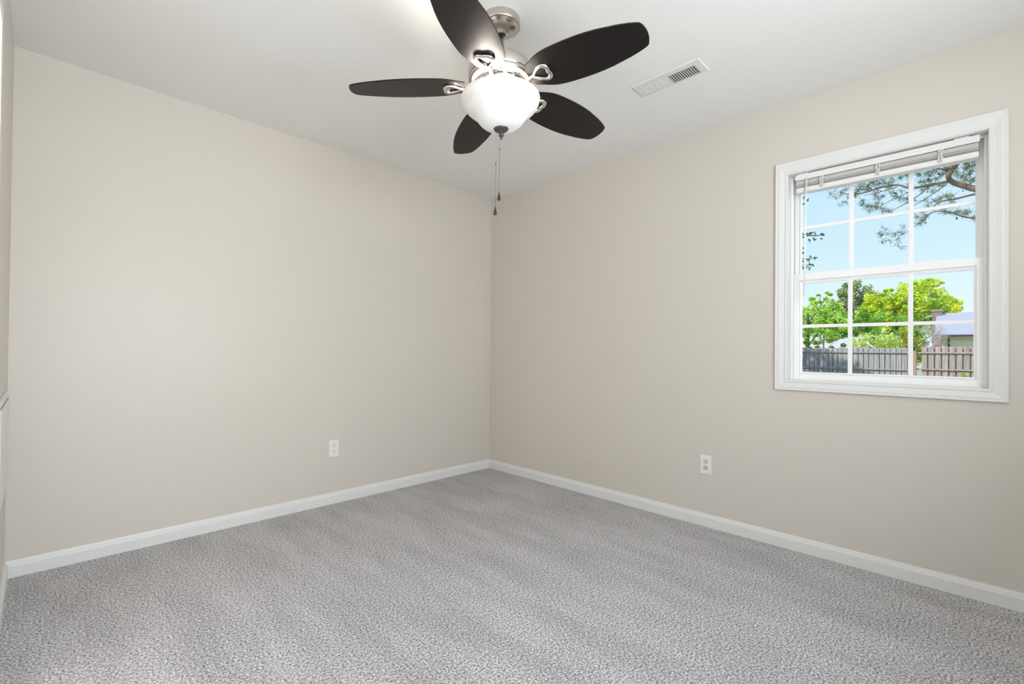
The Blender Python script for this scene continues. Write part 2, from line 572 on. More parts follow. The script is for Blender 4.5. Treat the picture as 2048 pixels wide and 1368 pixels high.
ring('jamb', JY0 - RB, JY1 + RB, JZ0 - RB, JZ1 + RB, RB, WX - .006, WX + .135, TRIM, w1, 0.0008)
ring('frame', JY0, JY1, JZ0, JZ1, 0.012, WX + .046, WX + .056, VINYL, w1, 0.002, wb=0.007, wt=0.012)
ring('track', JY0, JY1, JZ0, JZ1, 0.007, WX + .056, WX + .128, VINYL, w1, 0.001, wb=0.007)
SY0, SY1 = -0.0245, 0.7235


def sash(name, z0, z1, gx, x0, x1, gy0, gy1, gz0, gz1, my, mz, lip):
    # stiles and rails
    bm = bmesh.new()
    box(bm, (x0, SY0, z0), (x1, gy0 - lip, z1), 0.0015)
    box(bm, (x0, gy1 + lip, z0), (x1, SY1, z1), 0.0015)
    box(bm, (x0, gy0 - lip, z0), (x1, gy1 + lip, gz0 - lip), 0.0015)
    box(bm, (x0, gy0 - lip, gz1 + lip * 1.8), (x1, gy1 + lip, z1), 0.0015)
    s = obj(name, bm, VINYL, w1)
    # glazing bead, sloping from the face to the glass
    O = [(gy0 - lip, gz0 - lip), (gy1 + lip, gz0 - lip), (gy1 + lip, gz1 + lip * 1.8), (gy0 - lip, gz1 + lip * 1.8)]
    I = [(gy0, gz0), (gy1, gz0), (gy1, gz1), (gy0, gz1)]
    bm = bmesh.new()
    pr = [(0, 0), (0, -.0035), (.45, -.0035), (.5, -.0065), (1.0, -.009), (1.0, -.02), (0, -.02)]
    cor = [[bm.verts.new((x0 - t + .001, a + (c - a) * q, b + (d - b) * q)) for q, t in pr] for (a, b), (c, d) in zip(O, I)]
    for i in range(4):
        A, B = cor[i], cor[(i + 1) % 4]
        for k in range(len(pr)):
            l = (k + 1) % len(pr)
            bm.faces.new((A[k], A[l], B[l], B[k]))
    bead = obj('glazing_bead', bm, VINYL, s)
    bead.matrix_parent_inverse = Matrix.Identity(4)
    # grille bars
    for c in my:
        bm = bmesh.new(); box(bm, (gx - .004, c - .0095, gz0 - .004), (gx + .004, c + .0095, gz1 + .004), 0.0015)
        o = obj('grille_bar', bm, VINYL, s); o.matrix_parent_inverse = Matrix.Identity(4)
    bm = bmesh.new(); box(bm, (gx - .0036, gy0 - .004, mz - .0085), (gx + .0044, gy1 + .004, mz + .0085), 0.0015)
    o = obj('grille_bar', bm, VINYL, s); o.matrix_parent_inverse = Matrix.Identity(4)
    bm = bmesh.new(); box(bm, (gx - .0015, gy0 - .006, gz0 - .006), (gx + .0015, gy1 + .006, gz1 + .006))
    o = obj('glass_pane', bm, GLASS, s); o.matrix_parent_inverse = Matrix.Identity(4)
    for ch in s.children:
        ch.matrix_parent_inverse = s.matrix_basis.inverted()
    return s


# sashes are top-level-located meshes (verts in world space); keep parents at identity offsets
sl = sash('lower_sash', 0.9245, 1.498, WX + .072, WX + .060, WX + .084, 0.0105, 0.683, 0.9605, 1.4445, (0.4655, 0.2265), 1.2105, 0.009)
su = sash('upper_sash', 1.478, 2.030, WX + .102, WX + .090, WX + .114, 0.0045, 0.6925, 1.5030, 1.948, (0.4665, 0.2275), 1.7570, 0.008)
for yc in (0.600, 0.165):
    bm = bmesh.new()
    box(bm, (WX + .062, yc - .032, 1.498), (WX + .082, yc + .032, 1.5035), 0.002)
    box(bm, (WX + .064, yc - .024, 1.5035), (WX + .080, yc + .006, 1.510), 0.003)
    box(bm, (WX + .060, yc - .030, 1.5035), (WX + .070, yc - .012, 1.508), 0.002)
    obj('sash_lock', bm, VINYL, w1)

# ------------------------------------------------------------------ blind (raised)
bl = tag(empty('window_blind', (WX + .02, 0.3466, 1.931)),
         'white horizontal blind pulled fully up at the top of the window', 'blind')
BY0, BY1 = -0.0100, 0.7030
bm = bmesh.new()
box(bm, (WX + .001, BY0, 1.9975), (WX + .004, BY1, 2.0280), 0.001)
box(bm, (WX + .0045, BY0 + .004, 1.9985), (WX + .042, BY1 - .004, 2.0270), 0.003)
obj('headrail', bm, BLIND, bl)
z = 1.9935
for i in range(8):
    bm = bmesh.new()
    # gently crowned slat
    ys = (BY0 + .004, BY1 - .004)
    prof = [(0.0035, -0.0008), (0.013, 0.0002), (0.0225, 0.0006), (0.032, 0.0002), (0.0415, -0.0008)]
    T = [[bm.verts.new((WX + a, y, z + b)) for a, b in prof] for y in ys]
    Bt = [[bm.verts.new((WX + a, y, z + b - 0.0016)) for a, b in prof] for y in ys]
    for k in range(4):
        bm.faces.new((T[0][k], T[0][k + 1], T[1][k + 1], T[1][k]))
        bm.faces.new((Bt[0][k], Bt[1][k], Bt[1][k + 1], Bt[0][k + 1]))
        for s in (0, 1):
            bm.faces.new((T[s][k], T[s][k + 1], Bt[s][k + 1], Bt[s][k]))
    bm.faces.new((T[0][0], T[1][0], Bt[1][0], Bt[0][0])); bm.faces.new((T[0][4], T[1][4], Bt[1][4], Bt[0][4]))
    obj('slat', bm, SLATM if i < 6 else BLIND, bl)
    z -= 0.0031 if i < 5 else 0.0046
bm = bmesh.new()
box(bm, (WX + .002, BY0 + .003, 1.931), (WX + .043, BY1 - .003, 1.9555), 0.003)
obj('bottom_rail', bm, BLIND, bl)
for yc in (0.581, 0.3465, 0.117):
    bm = bmesh.new()
    rnd = random.Random(int(yc * 1000))
    for s in (-1, 1):
        base_y = yc + s * .006
        p = [(WX - .001 - rnd.uniform(0, .003), base_y + rnd.uniform(-.003, .003), zz) for zz in
             [1.997, 1.991, 1.985, 1.979, 1.973, 1.967, 1.961, 1.955, 1.948, 1.9415]]
        tube(bm, smooth_path(p, 3), 0.0022, 6)
        p = [(WX - .003 - rnd.uniform(0, .004), yc + rnd.uniform(-.009, .009), zz) for zz in
             [1.997, 1.990, 1.982, 1.975, 1.969, 1.963, 1.955, 1.948]]
        tube(bm, smooth_path(p, 3), 0.0022, 6)
    box(bm, (WX - .0015, yc - .008, 1.938), (WX + .002, yc + .008, 1.9455), 0.001)
    obj('ladder_cord', bm, CORD, bl, smooth=True)
bm = bmesh.new()
tube(bm, [(WX - .004, 0.6475, 2.004), (WX - .010, 0.6475, 1.996), (WX - .010, 0.648, 1.985)], 0.002, 8)
tube(bm, [(WX - .010, 0.648, 1.986), (WX - .0095, 0.653, 1.70), (WX - .009, 0.6575, 1.36)], [.0042, .0038, .0042], 8)
tube(bm, [(WX - .009, 0.6575, 1.362), (WX - .009, 0.6577, 1.345)], [.005, .0035], 8)
obj('tilt_wand', bm, VINYL, bl, smooth=True)
for yc in (0.668, 0.048):
    bm = bmesh.new()
    box(bm, (WX + .003, yc - .022, 2.0282), (WX + .040, yc + .022, 2.0372), 0.001)
    box(bm, (WX - .0008, yc - .024, 2.0015), (WX + .0012, yc + .024, 2.0315), 0.0005)
    obj('mounting_bracket', bm, BLIND, bl)
    bm = bmesh.new()
    box(bm, (WX + .0005, yc - .018, 2.0318), (WX + .0029, yc + .018, 2.0350), 0.0003)
    obj('gap_shade_strip', bm, DARK, bl)  # dark strip painted in for the shadow in the gap above the headrail

bl.location += Vector((.012, .001, .004))


# ------------------------------------------------------------------ outlets
def outlet(name, pos, nrm, label, upper, lower):
    n = Vector(nrm)
    side = Vector((0, 0, 1)).cross(n)
    T = Matrix((side, Vector((0, 0, 1)), n)).transposed().to_4x4()   # local x=side, y=up, z=out
    T.translation = Vector(pos)
    root = tag(empty(name, pos), label, 'outlet', 'wall outlets')
    bm = bmesh.new()
    W_, H_ = .035, .057
    A = [(-W_, -H_), (W_, -H_), (W_, H_), (-W_, H_)]
    prism(bm, A, 0.0, 0.0055, T, bevel=0.0022)
    obj('cover_plate', bm, PLATE, root)
    for k, (cy, mt) in enumerate(((.0195, upper), (-.0195, lower))):
        bm = bmesh.new()
        out = []
        for i in range(40):
            a = 2 * math.pi * i / 40
            x, y = .0172 * math.cos(a), .0172 * math.sin(a)
            y = max(-.0142, min(.0142, y))
            out.append((x, y + cy))
        prism(bm, out, 0.004, 0.0068, T, bevel=0.0004)
        r = obj('receptacle', bm, mt, root)
        bm = bmesh.new()
        box(bm, (-.0075, cy + .0005, .0062), (-.0053, cy + .0095, .0071), mat=T)
        box(bm, (.0053, cy + .0012, .0062), (.0075, cy + .0088, .0071), mat=T)
        lathe(bm, [(0, .0071), (.0028, .0071), (.0028, .006)], 16, T @ Matrix.Translation((0, cy - .0075, 0)))
        s = obj('slot', bm, DARK, r)
        s.matrix_parent_inverse = (root.matrix_basis @ r.matrix_parent_inverse).inverted()
    bm = bmesh.new()
    lathe(bm, [(0, .0068), (.0022, .0066), (.0032, .0055)], 16, T)
    obj('screw', bm, PLATE, root, smooth=True)
    return root


outlet('wall_outlet', (1.4305, WY, 0.3785), (0, -1, 0), 'white duplex outlet low on the wide blank wall at left', PLATE, PLATE)
o2 = outlet('wall_outlet', (WX, 1.177, 0.3760), (-1, 0, 0), 'white outlet with ivory lower receptacle, low on the window wall', GREYREC, IVORY)

# ------------------------------------------------------------------ wall panel at the left picture edge
pn = tag(empty('wall_panel', (X0, 2.72, 0.445)), 'white rectangular panel low on the narrow strip of wall at far left', 'panel')
bm = bmesh.new()
box(bm, (X0, 2.40, 0.445), (X0 + .006, 3.05, 0.868), 0.002)
obj('frame', bm, TRIM, pn)
bm = bmesh.new()
box(bm, (X0 + .006, 2.435, 0.478), (X0 + .0095, 3.015, 0.835), 0.002)
obj('cover', bm, TRIM, pn)

# ------------------------------------------------------------------ ceiling register
VX0, VX1, VY0, VY1 = 2.1455, 2.2800, 0.921, 1.279
vt = tag(empty('ceiling_vent', ((VX0 + VX1) / 2, (VY0 + VY1) / 2, H)), 'white rectangular louvered air register in the ceiling', 'vent')
sx0, sx1 = 2.184, 2.264
banks = [(0.958, 1.096, 1), (1.108, 1.246, -1)]
bm = bmesh.new()
zt, zf = H - .0005, H - .006


def pl(a, b):
    box(bm, (a[0], a[1], zf), (b[0], b[1], zf + .0022))


pl((VX0 + .006, VY0 + .006), (sx0, VY1 - .006)); pl((sx1, VY0 + .006), (VX1 - .006, VY1 - .006))
pl((sx0, VY0 + .006), (sx1, banks[0][0])); pl((sx0, banks[0][1]), (sx1, banks[1][0])); pl((sx0, banks[1][1]), (sx1, VY1 - .006))
# sloped rim
O = [(VX0, VY0), (VX1, VY0), (VX1, VY1), (VX0, VY1)]
I = [(VX0 + .006, VY0 + .006), (VX1 - .006, VY0 + .006), (VX1 - .006, VY1 - .006), (VX0 + .006, VY1 - .006)]
A = [bm.verts.new((x, y, zt)) for x, y in O]; B = [bm.verts.new((x, y, zf)) for x, y in I]
for i in range(4):
    j = (i + 1) % 4
    bm.faces.new((A[i], A[j], B[j], B[i]))
obj('face_plate', bm, WHITEREG, vt)
bm = bmesh.new()
box(bm, (sx0 - .003, banks[0][0] - .003, H - .0008), (sx1 + .003, banks[1][1] + .003, H - .0003))
obj('duct_opening', bm, GREYREG, vt)
for y0, y1, sg in banks:
    n = 12
    for i in range(n):
        yc = y0 + (i + .5) * (y1 - y0) / n
        bm = bmesh.new()
        Tm = Matrix.Translation(((sx0 + sx1) / 2, yc, H - .0035)) @ Matrix.Rotation(math.radians(12 if sg > 0 else -32), 4, 'X')
        if sg > 0:
            box(bm, (-.040, -.0024, -.0005), (.040, .0024, .0005), mat=Tm)
        else:
            box(bm, (-.040, -.0046, -.0004), (.040, .0046, .0004), mat=Tm)
        obj('louver', bm, WHITEREG, vt)
bm = bmesh.new()
box(bm, ((sx0 + sx1) / 2 - .0025, banks[0][0], H - .0030), ((sx0 + sx1) / 2 - .0005, banks[0][1], H - .0010))
obj('damper_bar', bm, DARK, vt)
for yy in (VY0 + .018, VY1 - .018):
    bm = bmesh.new()
    lathe(bm, [(0, -.0022), (.003, -.0015), (.0038, 0)], 12, Matrix.Translation(((VX0 + VX1) / 2, yy, zf)))
    obj('screw', bm, WHITEREG, vt)

# ------------------------------------------------------------------ ceiling fan
AX, AY, ZB = 1.3356, 1.4089, 2.1593
SF = 0.9825
fan = tag(empty('ceiling_fan', (AX, AY, H)), 'brushed nickel ceiling fan with five dark blades and lit white glass bowl', 'ceiling fan')
TILT = Matrix.Translation((AX, AY, ZB)) @ Matrix.Rotation(-0.0323, 4, 'X') @ Matrix.Rotation(-0.0043, 4, 'Y') @ Matrix.Scale(SF, 4)
Z0 = 2.1789          # height used by the profiles below for the blade plane


def zz(prof):
    return [(r, z - Z0) for r, z in prof]


# canopy (hangs true against the ceiling)
bm = bmesh.new()
lathe(bm, [(0, H - .0002), (.079, H - .0002), (.080, 2.437), (.080, 2.413), (.0785, 2.4085), (.0755, 2.4065), (.0745, 2.4075), (.073, 2.4060), (.068, 2.4005),
           (.058, 2.3935), (.046, 2.3885), (.034, 2.3855), (.030, 2.3845), (.0285, 2.3825), (.026, 2.3815), (.0225, 2.3770), (.0200, 2.3750), (.0180, 2.3760), (.0180, 2.386), (0.0, 2.39)],
      72, Matrix.Translation((AX, AY, 0)))
obj('canopy', bm, NICKEL, fan, smooth=True)
bm = bmesh.new()
lathe(bm, [(0, 2.3772), (.0175, 2.3772), (.0175, 2.3790), (0, 2.3790)], 32, Matrix.Translation((AX, AY, 0)))
obj('hanger_opening', bm, DARK, fan)
bm = bmesh.new()
lathe(bm, zz([(0, 2.405), (.0085, 2.405), (.0085, 2.27), (0, 2.27)]), 24, TILT)
obj('downrod', bm, NICKEL, fan, smooth=True)
for k, (dx, dy, mt) in enumerate(((.011, -.004, simple('wire_green', (.05, .22, .12), .5, var=(40, .1))), (.0125, .003, simple('wire_red', (.30, .10, .08), .5, var=(40, .1))))):
    bm = bmesh.new()
    tube(bm, smooth_path([(AX + dx * .9, AY + dy, 2.378), (AX + dx, AY + dy * 1.2, 2.350), (AX + dx * .9, AY + dy, 2.315), (AX + dx * .75, AY + dy + .004, 2.250)], 4), 0.0016, 6)
    obj('wire', bm, mt, fan, smooth=True)

# motor housing
bm = bmesh.new()
lathe(bm, zz([(0, 2.276), (.030, 2.276), (.085, 2.274), (.112, 2.270), (.126, 2.263), (.133, 2.254), (.1355, 2.242), (.1355, 2.2145), (.1345, 2.2120), (.1325, 2.2110), (.1335, 2.2085),
              (.1335, 2.1995), (.131, 2.1950), (.124, 2.1915), (.114, 2.1895)]), 96, TILT)
obj('motor_housing', bm, NICKEL, fan, smooth=True)
bm = bmesh.new()
lathe(bm, zz([(.114, 2.190), (.110, 2.1885), (.1085, 2.186), (.1075, 2.172), (.105, 2.1665), (.098, 2.1645), (.090, 2.1635), (0, 2.1635)]), 96, TILT)
obj('lower_drum', bm, NICKEL2, fan, smooth=True)
bm = bmesh.new()
for i in range(16):
    a = 2 * math.pi * i / 16
    box(bm, (.1060, -.011, 2.1745 - Z0), (.1088, .011, 2.1795 - Z0), mat=TILT @ Matrix.Rotation(a, 4, 'Z'))
obj('cooling_slots', bm, DARK, fan)
bm = bmesh.new()
lathe(bm, zz([(.088, 2.164), (.088, 2.150), (.086, 2.148), (.074, 2.147), (.070, 2.144), (.070, 2.136), (.058, 2.134), (.056, 2.120), (.0, 2.120)]), 72, TILT)
obj('flywheel', bm, NICKEL2, fan, smooth=True)

# blades
PH = math.radians(-78.536)
PITCH = -0.2004
CONE = -0.0348
UPE = [(0.148, 0.054), (0.160, 0.058), (0.178, 0.0655), (0.195, 0.0745), (0.213, 0.0835), (0.235, 0.0895), (0.265, 0.0940), (0.30, 0.0965), (0.345, 0.0980), (0.39, 0.0975), (0.43, 0.0950),
       (0.47, 0.0900), (0.51, 0.0820), (0.545, 0.0750), (0.58, 0.0650), (0.602, 0.0570), (0.612, 0.0535), (0.6185, 0.0470), (0.6235, 0.0340), (0.6275, 0.0180)]
outline = UPE + [(0.6290, 0.0)] + [(u, -v) for u, v in UPE[::-1]] + [(0.143, -.045), (0.141, 0.0), (0.143, .045)]
first = None
for kb in range(5):
    th = PH + kb * 2 * math.pi / 5
    R3 = Matrix.Rotation(th, 4, 'Z') @ Matrix.Rotation(-CONE, 4, 'Y') @ Matrix.Rotation(PITCH, 4, 'X')
    bm = bmesh.new()
    prism(bm, outline, 0.0, 0.0055, TILT @ R3, bevel=0.0013)
    uvl = bm.loops.layers.uv.new('UVMap')
    inv = (TILT @ R3).inverted()
    for f in bm.faces:
        for l in f.loops:
            q = inv @ l.vert.co
            l[uvl].uv = (q.x + kb * .37, q.y)
    obj('blade', bm, BLADE, fan)
    # blade bracket: loop beneath the blade and an arm down to the flywheel
    bm = bmesh.new()
    TT = TILT @ R3
    loop = [(.160, 0, -.0065), (.175, .013, -.0055), (.190, .0255, -.0050), (.205, .0330, -.0050), (.219, .0345, -.0050), (.229, .0270, -.0050), (.2335, .0140, -.0050), (.2305, 0, -.0050)]
    loop = loop + [(u, -v, w) for u, v, w in loop[1:-1][::-1]]
    sm = smooth_path(loop + [loop[0]], 4)[:-1]
    rad = []
    for p in sm:
        rad.append(0.0052 + 0.0042 * max(0, min(1, (p.x - .17) / .05)))
    tube(bm, sm, rad, 10, closed=True, flat=0.8, mat=TT)
    arm = smooth_path([(.166, .0, -.0065), (.150, .0, -.0095), (.130, .0, -.016), (.108, 0, -.0225), (.088, 0, -.0245), (.074, 0, -.0240)], 4)
    tube(bm, arm, [.0075 + .0035 * (i / len(arm)) for i in range(len(arm))], 12, flat=0.62, mat=TILT @ Matrix.Rotation(th, 4, 'Z'))
    for uu, vv in ((.205, .0325), (.205, -.0325), (.2310, 0)):
        lathe(bm, [(0, -.0105), (.003, -.010), (.0045, -.008), (.005, -.004)], 12, TT @ Matrix.Translation((uu, vv, 0)))
    obj('blade_bracket', bm, NICKEL2, fan, smooth=True)

# light kit
bm = bmesh.new()
lathe(bm, zz([(.056, 2.134), (.075, 2.131), (.082, 2.128), (.084, 2.122), (.080, 2.118), (.0, 2.118)]), 72, TILT)
obj('light_fitter', bm, NICKEL2, fan, smooth=True)
bprof = [(.1655, 2.1285), (.1665, 2.1235), (.1640, 2.1120), (.1590, 2.0990), (.1500, 2.0865), (.1385, 2.0760), (.1260, 2.0675), (.1165, 2.0600), (.1090, 2.0505),
         (.1010, 2.0380), (.0910, 2.0250), (.0770, 2.0130), (.0600, 2.0040), (.0400, 1.9985), (.0200, 1.9965), (.0100, 1.9965)]
inner = [(max(r - .0035, .010), z + .0035) for r, z in bprof[::-1]]
inner[-1] = (.1620, 2.1285)
bm = bmesh.new()
lathe(bm, zz(bprof + inner), 96, TILT, close=True)
obj('glass_bowl', bm, BOWL, fan, smooth=True)
bm = bmesh.new()
lathe(bm, zz([(0, 2.0010), (.030, 2.0015), (.0325, 1.9995), (.0318, 1.9965), (.026, 1.9905), (.018, 1.9855), (.0125, 1.9830), (.0105, 1.9800), (.0085, 1.9770), (.0060, 1.9755),
              (.0105, 1.9725), (.0118, 1.9695), (.0100, 1.9665), (.0050, 1.9635), (.0030, 1.9605), (.0055, 1.9580), (.0055, 1.9550), (.0028, 1.9528), (0, 1.9525)]), 40, TILT)
obj('finial', bm, DARKNI, fan, smooth=True)


def pull_chain(x, y, ztop, zconn, zbob, zend):
    def beads(za, zb_, r, pitch):
        bm = bmesh.new()
        n = int((za - zb_) / pitch)
        for i in range(n):
            zc = za - (i + .5) * pitch
            bmesh.ops.create_icosphere(bm, subdivisions=1, radius=r, matrix=Matrix.Translation((x, y, zc)))
        tube(bm, [(x, y, za), (x, y, zb_)], r * .38, 5)
        return bm
    ch = obj('pull_chain', beads(ztop, zconn, .00085, .0032), CHAINL, fan, smooth=True)
    bm = beads(zconn, zbob, .00125, .0034)
    tube(bm, [(x, y, zconn + .004), (x, y, zconn), (x, y, zconn - .008)], [.0016, .0026, .0018], 8)
    ex = obj('extension', bm, CHAIN, ch, smooth=True)
    bm = bmesh.new()
    hgt = zbob - zend
    pr = [(0, 0), (.10, -.0), (.13, -.06), (.16, -.16), (.24, -.36), (.34, -.56), (.41, -.74), (.41, -.84), (.36, -.93), (.24, -.98), (0, -1)]
    lathe(bm, [(r * .0172, z * hgt) for r, z in pr], 24, Matrix.Translation((x, y, zbob)))
    bo = obj('pull_bob', bm, BRONZE, ch, smooth=True)
    bm = bmesh.new()
    tube(bm, [(x + .0017 * math.cos(a) * .8, y - .0017 * math.cos(a) * .8, zbob - hgt * .10 + .0024 * math.sin(a)) for a in [i * math.pi / 6 for i in range(12)]], .0007, 6, closed=True)
    cl = obj('clasp', bm, CHAINL, ch, smooth=True)
    for c in (ex, bo, cl):
        c.matrix_parent_inverse = (fan.matrix_basis @ ch.matrix_parent_inverse).inverted()


pull_chain(1.3346, 1.4099, 1.9430, 1.8995, 1.7180, 1.6845)
pull_chain(1.3240, 1.4206, 1.9780, 1.8390, 1.6576, 1.6240)

# the bulb inside the bowl (towards the camera's left)
bulb_pos = Vector((AX, AY, 2.088)) - RIGHT * 0.070 - Vector((FWD.x, FWD.y, 0)) * 0.045
bulb = add_light('bulb', 'POINT', bulb_pos, 10, (1.0, 0.90, 0.78), shadow_soft_size=0.045)
bulb.parent = fan
bulb.matrix_parent_inverse = fan.matrix_basis.inverted()


# ================================================================== outside
GZ = -0.60


def at(px, py, X):
    """world point seen at photograph pixel (px, py) on the plane x = X"""
    d = FWD + RIGHT * ((px - CPX) / FPX) - UP * ((py - CPY) / FPX)
    return CAM + d * (X / d.x)


GRASS = leaf_mat('lawn_grass', (.12, .14, .07), (.18, .21, .10), (.26, .29, .14), 3.0, 0.0)
bm = bmesh.new()
box(bm, (3.4, -60, GZ - .05), (140, 90, GZ))
tag(obj('lawn', bm, GRASS), kind='structure')

# ---- fences: overlapping vertical boards behind two rails
WG = wood_mat('weathered_grey_wood', (.22, .21, .215), (.47, .45, .45), 0.5)
WT = wood_mat('weathered_tan_wood', (.22, .185, .17), (.50, .43, .40), 0.5)
WP = wood_mat('post_wood', (.26, .17, .11), (.50, .36, .26), 0.5)
WR = wood_mat('rail_wood', (.26, .21, .18), (.52, .44, .39), 3.0)
WRG = wood_mat('rail_grey_wood', (.22, .20, .19), (.42, .39, .37), 3.0)
rng = random.Random(5)


def fence(label, y0, y1, mat, rmat, top, wide, gapw, rails, posts):
    f = tag(empty('wooden_fence', (20.5, (y0 + y1) / 2, GZ)), label, 'fence')
    pitch = wide + gapw
    n = int((y1 - y0) / pitch)
    for i in range(n):
        yc = y0 + (i + .5) * pitch
        zt_ = top + rng.uniform(-.012, .012)
        bm = bmesh.new()
        w = wide / 2 + rng.uniform(-.004, .004)
        xo = 20.53 + rng.uniform(0, .004)
        out = [(-w, GZ), (w, GZ), (w, zt_ - .03), (w - .028, zt_), (-w + .028, zt_), (-w, zt_ - .03)]
        T = Matrix(((0, 0, 1, xo), (1, 0, 0, yc), (0, 1, 0, 0), (0, 0, 0, 1)))
        prism(bm, out, 0, .018, T)
        # board of the second layer, covering the gap
        if i < n - 1:
            ww = gapw / 2 + .035
            out2 = [(-ww, GZ), (ww, GZ), (ww, zt_ - .05), (ww - .02, zt_ - .015), (-ww + .02, zt_ - .015), (-ww, zt_ - .05)]
            T2 = Matrix(((0, 0, 1, xo + .045), (1, 0, 0, yc + pitch / 2), (0, 1, 0, 0), (0, 0, 0, 1)))
            prism(bm, out2, 0, .018, T2)
        obj('picket', bm, mat, f)
    for z0, z1 in rails:
        bm = bmesh.new(); box(bm, (20.485, y0, z0), (20.528, y1, z1), .004)
        obj('rail', bm, rmat, f)
    for yc, zt_ in posts:
        bm = bmesh.new(); box(bm, (20.39, yc - .055, GZ), (20.484, yc + .055, zt_), .006)
        obj('post', bm, WP, f)
    return f


fence('grey wooden fence behind the left and middle window panes', 1.50, 6.60, WG, WRG, 1.285, .128, .022,
      [(1.10, 1.150), (.515, .560), (-.40, -.35)], [(6.4, 1.10)])
fence('tan sunlit board fence with corner post behind the lower right window pane', -1.90, 1.47, WT, WR, 1.335, .120, .049,
      [(1.105, 1.150), (.560, .605), (-.40, -.35)], [(1.47, 1.185), (-.95, 1.1)])


# ---- foliage
def leaves(bm, cent, rad, n, size, rnd, shell_bias=0.5, up=0.0, aspect=1.0):
    cent = Vector(cent)
    for _ in range(n):
        while True:
            d = Vector((rnd.uniform(-1, 1), rnd.uniform(-1, 1), rnd.uniform(-1, 1)))
            if 0.05 < d.length <= 1:
                break
        if rnd.random() < shell_bias:
            d = d.normalized() * rnd.uniform(.72, 1.03)
        p = cent + Vector((d.x * rad[0], d.y * rad[1], d.z * rad[2]))
        s = size * rnd.uniform(.6, 1.3)
        a = Vector((rnd.gauss(0, 1), rnd.gauss(0, 1), rnd.gauss(0, 1) * .7)).normalized()
        b = a.cross(Vector((rnd.gauss(0, 1), rnd.gauss(0, 1), rnd.gauss(0, 1)))).normalized()
        a *= s; b *= s * .55 * aspect
        c = a.cross(b).normalized() * s * .18
        v = [bm.verts.new(q) for q in (p - a, p + b + c, p + a, p - b + c)]
        bm.faces.new(v)


def blob_tree(name, label, cat, x, y, blobs, size, mat, trunk_r, trunk_top, group=None, seed=1, trunk=True, n_scale=1.0, lean=0.0):
    rnd = random.Random(seed)
    t = tag(empty(name, (x, y, GZ)), label, cat, group)
    bm = bmesh.new()
    for (c, r, n) in blobs:
        # break each blob up into clumps so that the outline is ragged
        m = max(5, int(n * n_scale) // 45)
        for _ in range(m):
            while True:
                d = Vector((rnd.uniform(-1, 1), rnd.uniform(-1, 1), rnd.uniform(-1, 1)))
                if d.length <= 1:
                    break
            if rnd.random() < .6:
                d = d.normalized() * rnd.uniform(.75, .98)
            cc = Vector(c) + Vector((d.x * r[0], d.y * r[1], d.z * r[2]))
            k = rnd.uniform(.16, .30)
            leaves(bm, cc, (r[0] * k, r[1] * k, r[2] * k), 45, size, rnd, .5)
    obj('foliage', bm, mat, t, recalc=False)
    if trunk:
        bm = bmesh.new()
        p = smooth_path([(x, y, GZ), (x + .05, y + .05 + lean * .3, GZ + (trunk_top - GZ) * .4), (x - .05, y + lean, trunk_top)], 5)
        tube(bm, p, [trunk_r * (1 - .6 * i / len(p)) for i in range(len(p))], 10)
        for k in range(6):
            a = rnd.uniform(0, 6.28)
            b0 = Vector((x, y + lean * .6, GZ + (trunk_top - GZ) * rnd.uniform(.5, .9)))
            c, r, n = blobs[rnd.randrange(len(blobs))]
            e1 = Vector(c) + Vector((math.cos(a) * r[0] * .5, math.sin(a) * r[1] * .5, rnd.uniform(-.2, .3) * r[2]))
            q = smooth_path([b0, (b0 + e1) / 2 + Vector((0, 0, .15)), e1], 4)
            tube(bm, q, [trunk_r * .35 * (1 - .8 * i / len(q)) for i in range(len(q))], 6)
        obj('trunk', bm, BARK, t, smooth=True)
    return t


BARK = simple('bark', (.16, .13, .11), .9, spec=.1, bump=(12, .8, .02), var=(6, .35))
PBARK = simple('pine_bark', (.20, .13, .10), .9, spec=.1, bump=(14, .8, .02), var=(9, .4))
GBARK = simple('pale_bark', (.42, .38, .36), .9, spec=.1, bump=(14, .6, .01), var=(9, .25))
L_BRIGHT = leaf_mat('leaf_bright', (.28, .46, .06), (.46, .68, .11), (.70, .86, .22), .9)
L_DARK = leaf_mat('leaf_dark', (.08, .16, .12), (.32, .40, .17), (.60, .62, .28), .55, .25)
L_YELL = leaf_mat('leaf_yellow_green', (.20, .42, .02), (.58, .72, .04), (.92, .88, .08), .7)
L_MID = leaf_mat('leaf_mid', (.07, .22, .02), (.20, .44, .04), (.48, .70, .10), .8)
L_DOME = leaf_mat('leaf_olive', (.30, .42, .07), (.54, .64, .14), (.80, .84, .30), 2.2)
L_ORNG = leaf_mat('leaf_orange', (.20, .34, .03), (.46, .46, .05), (.66, .40, .07), 1.2)
L_SPRIG = leaf_mat('leaf_sprig', (.03, .10, .02), (.05, .16, .03), (.10, .22, .06), 4.0)
L_BUSH = leaf_mat('leaf_bush', (.20, .36, .04), (.40, .56, .06), (.66, .78, .16), 6.0)
NEED = leaf_mat('pine_needles', (.05, .085, .04), (.12, .16, .055), (.30, .29, .08), 1.8, .2)
CONE_M = simple('pine_cone', (.12, .07, .05), .8, var=(20, .3))

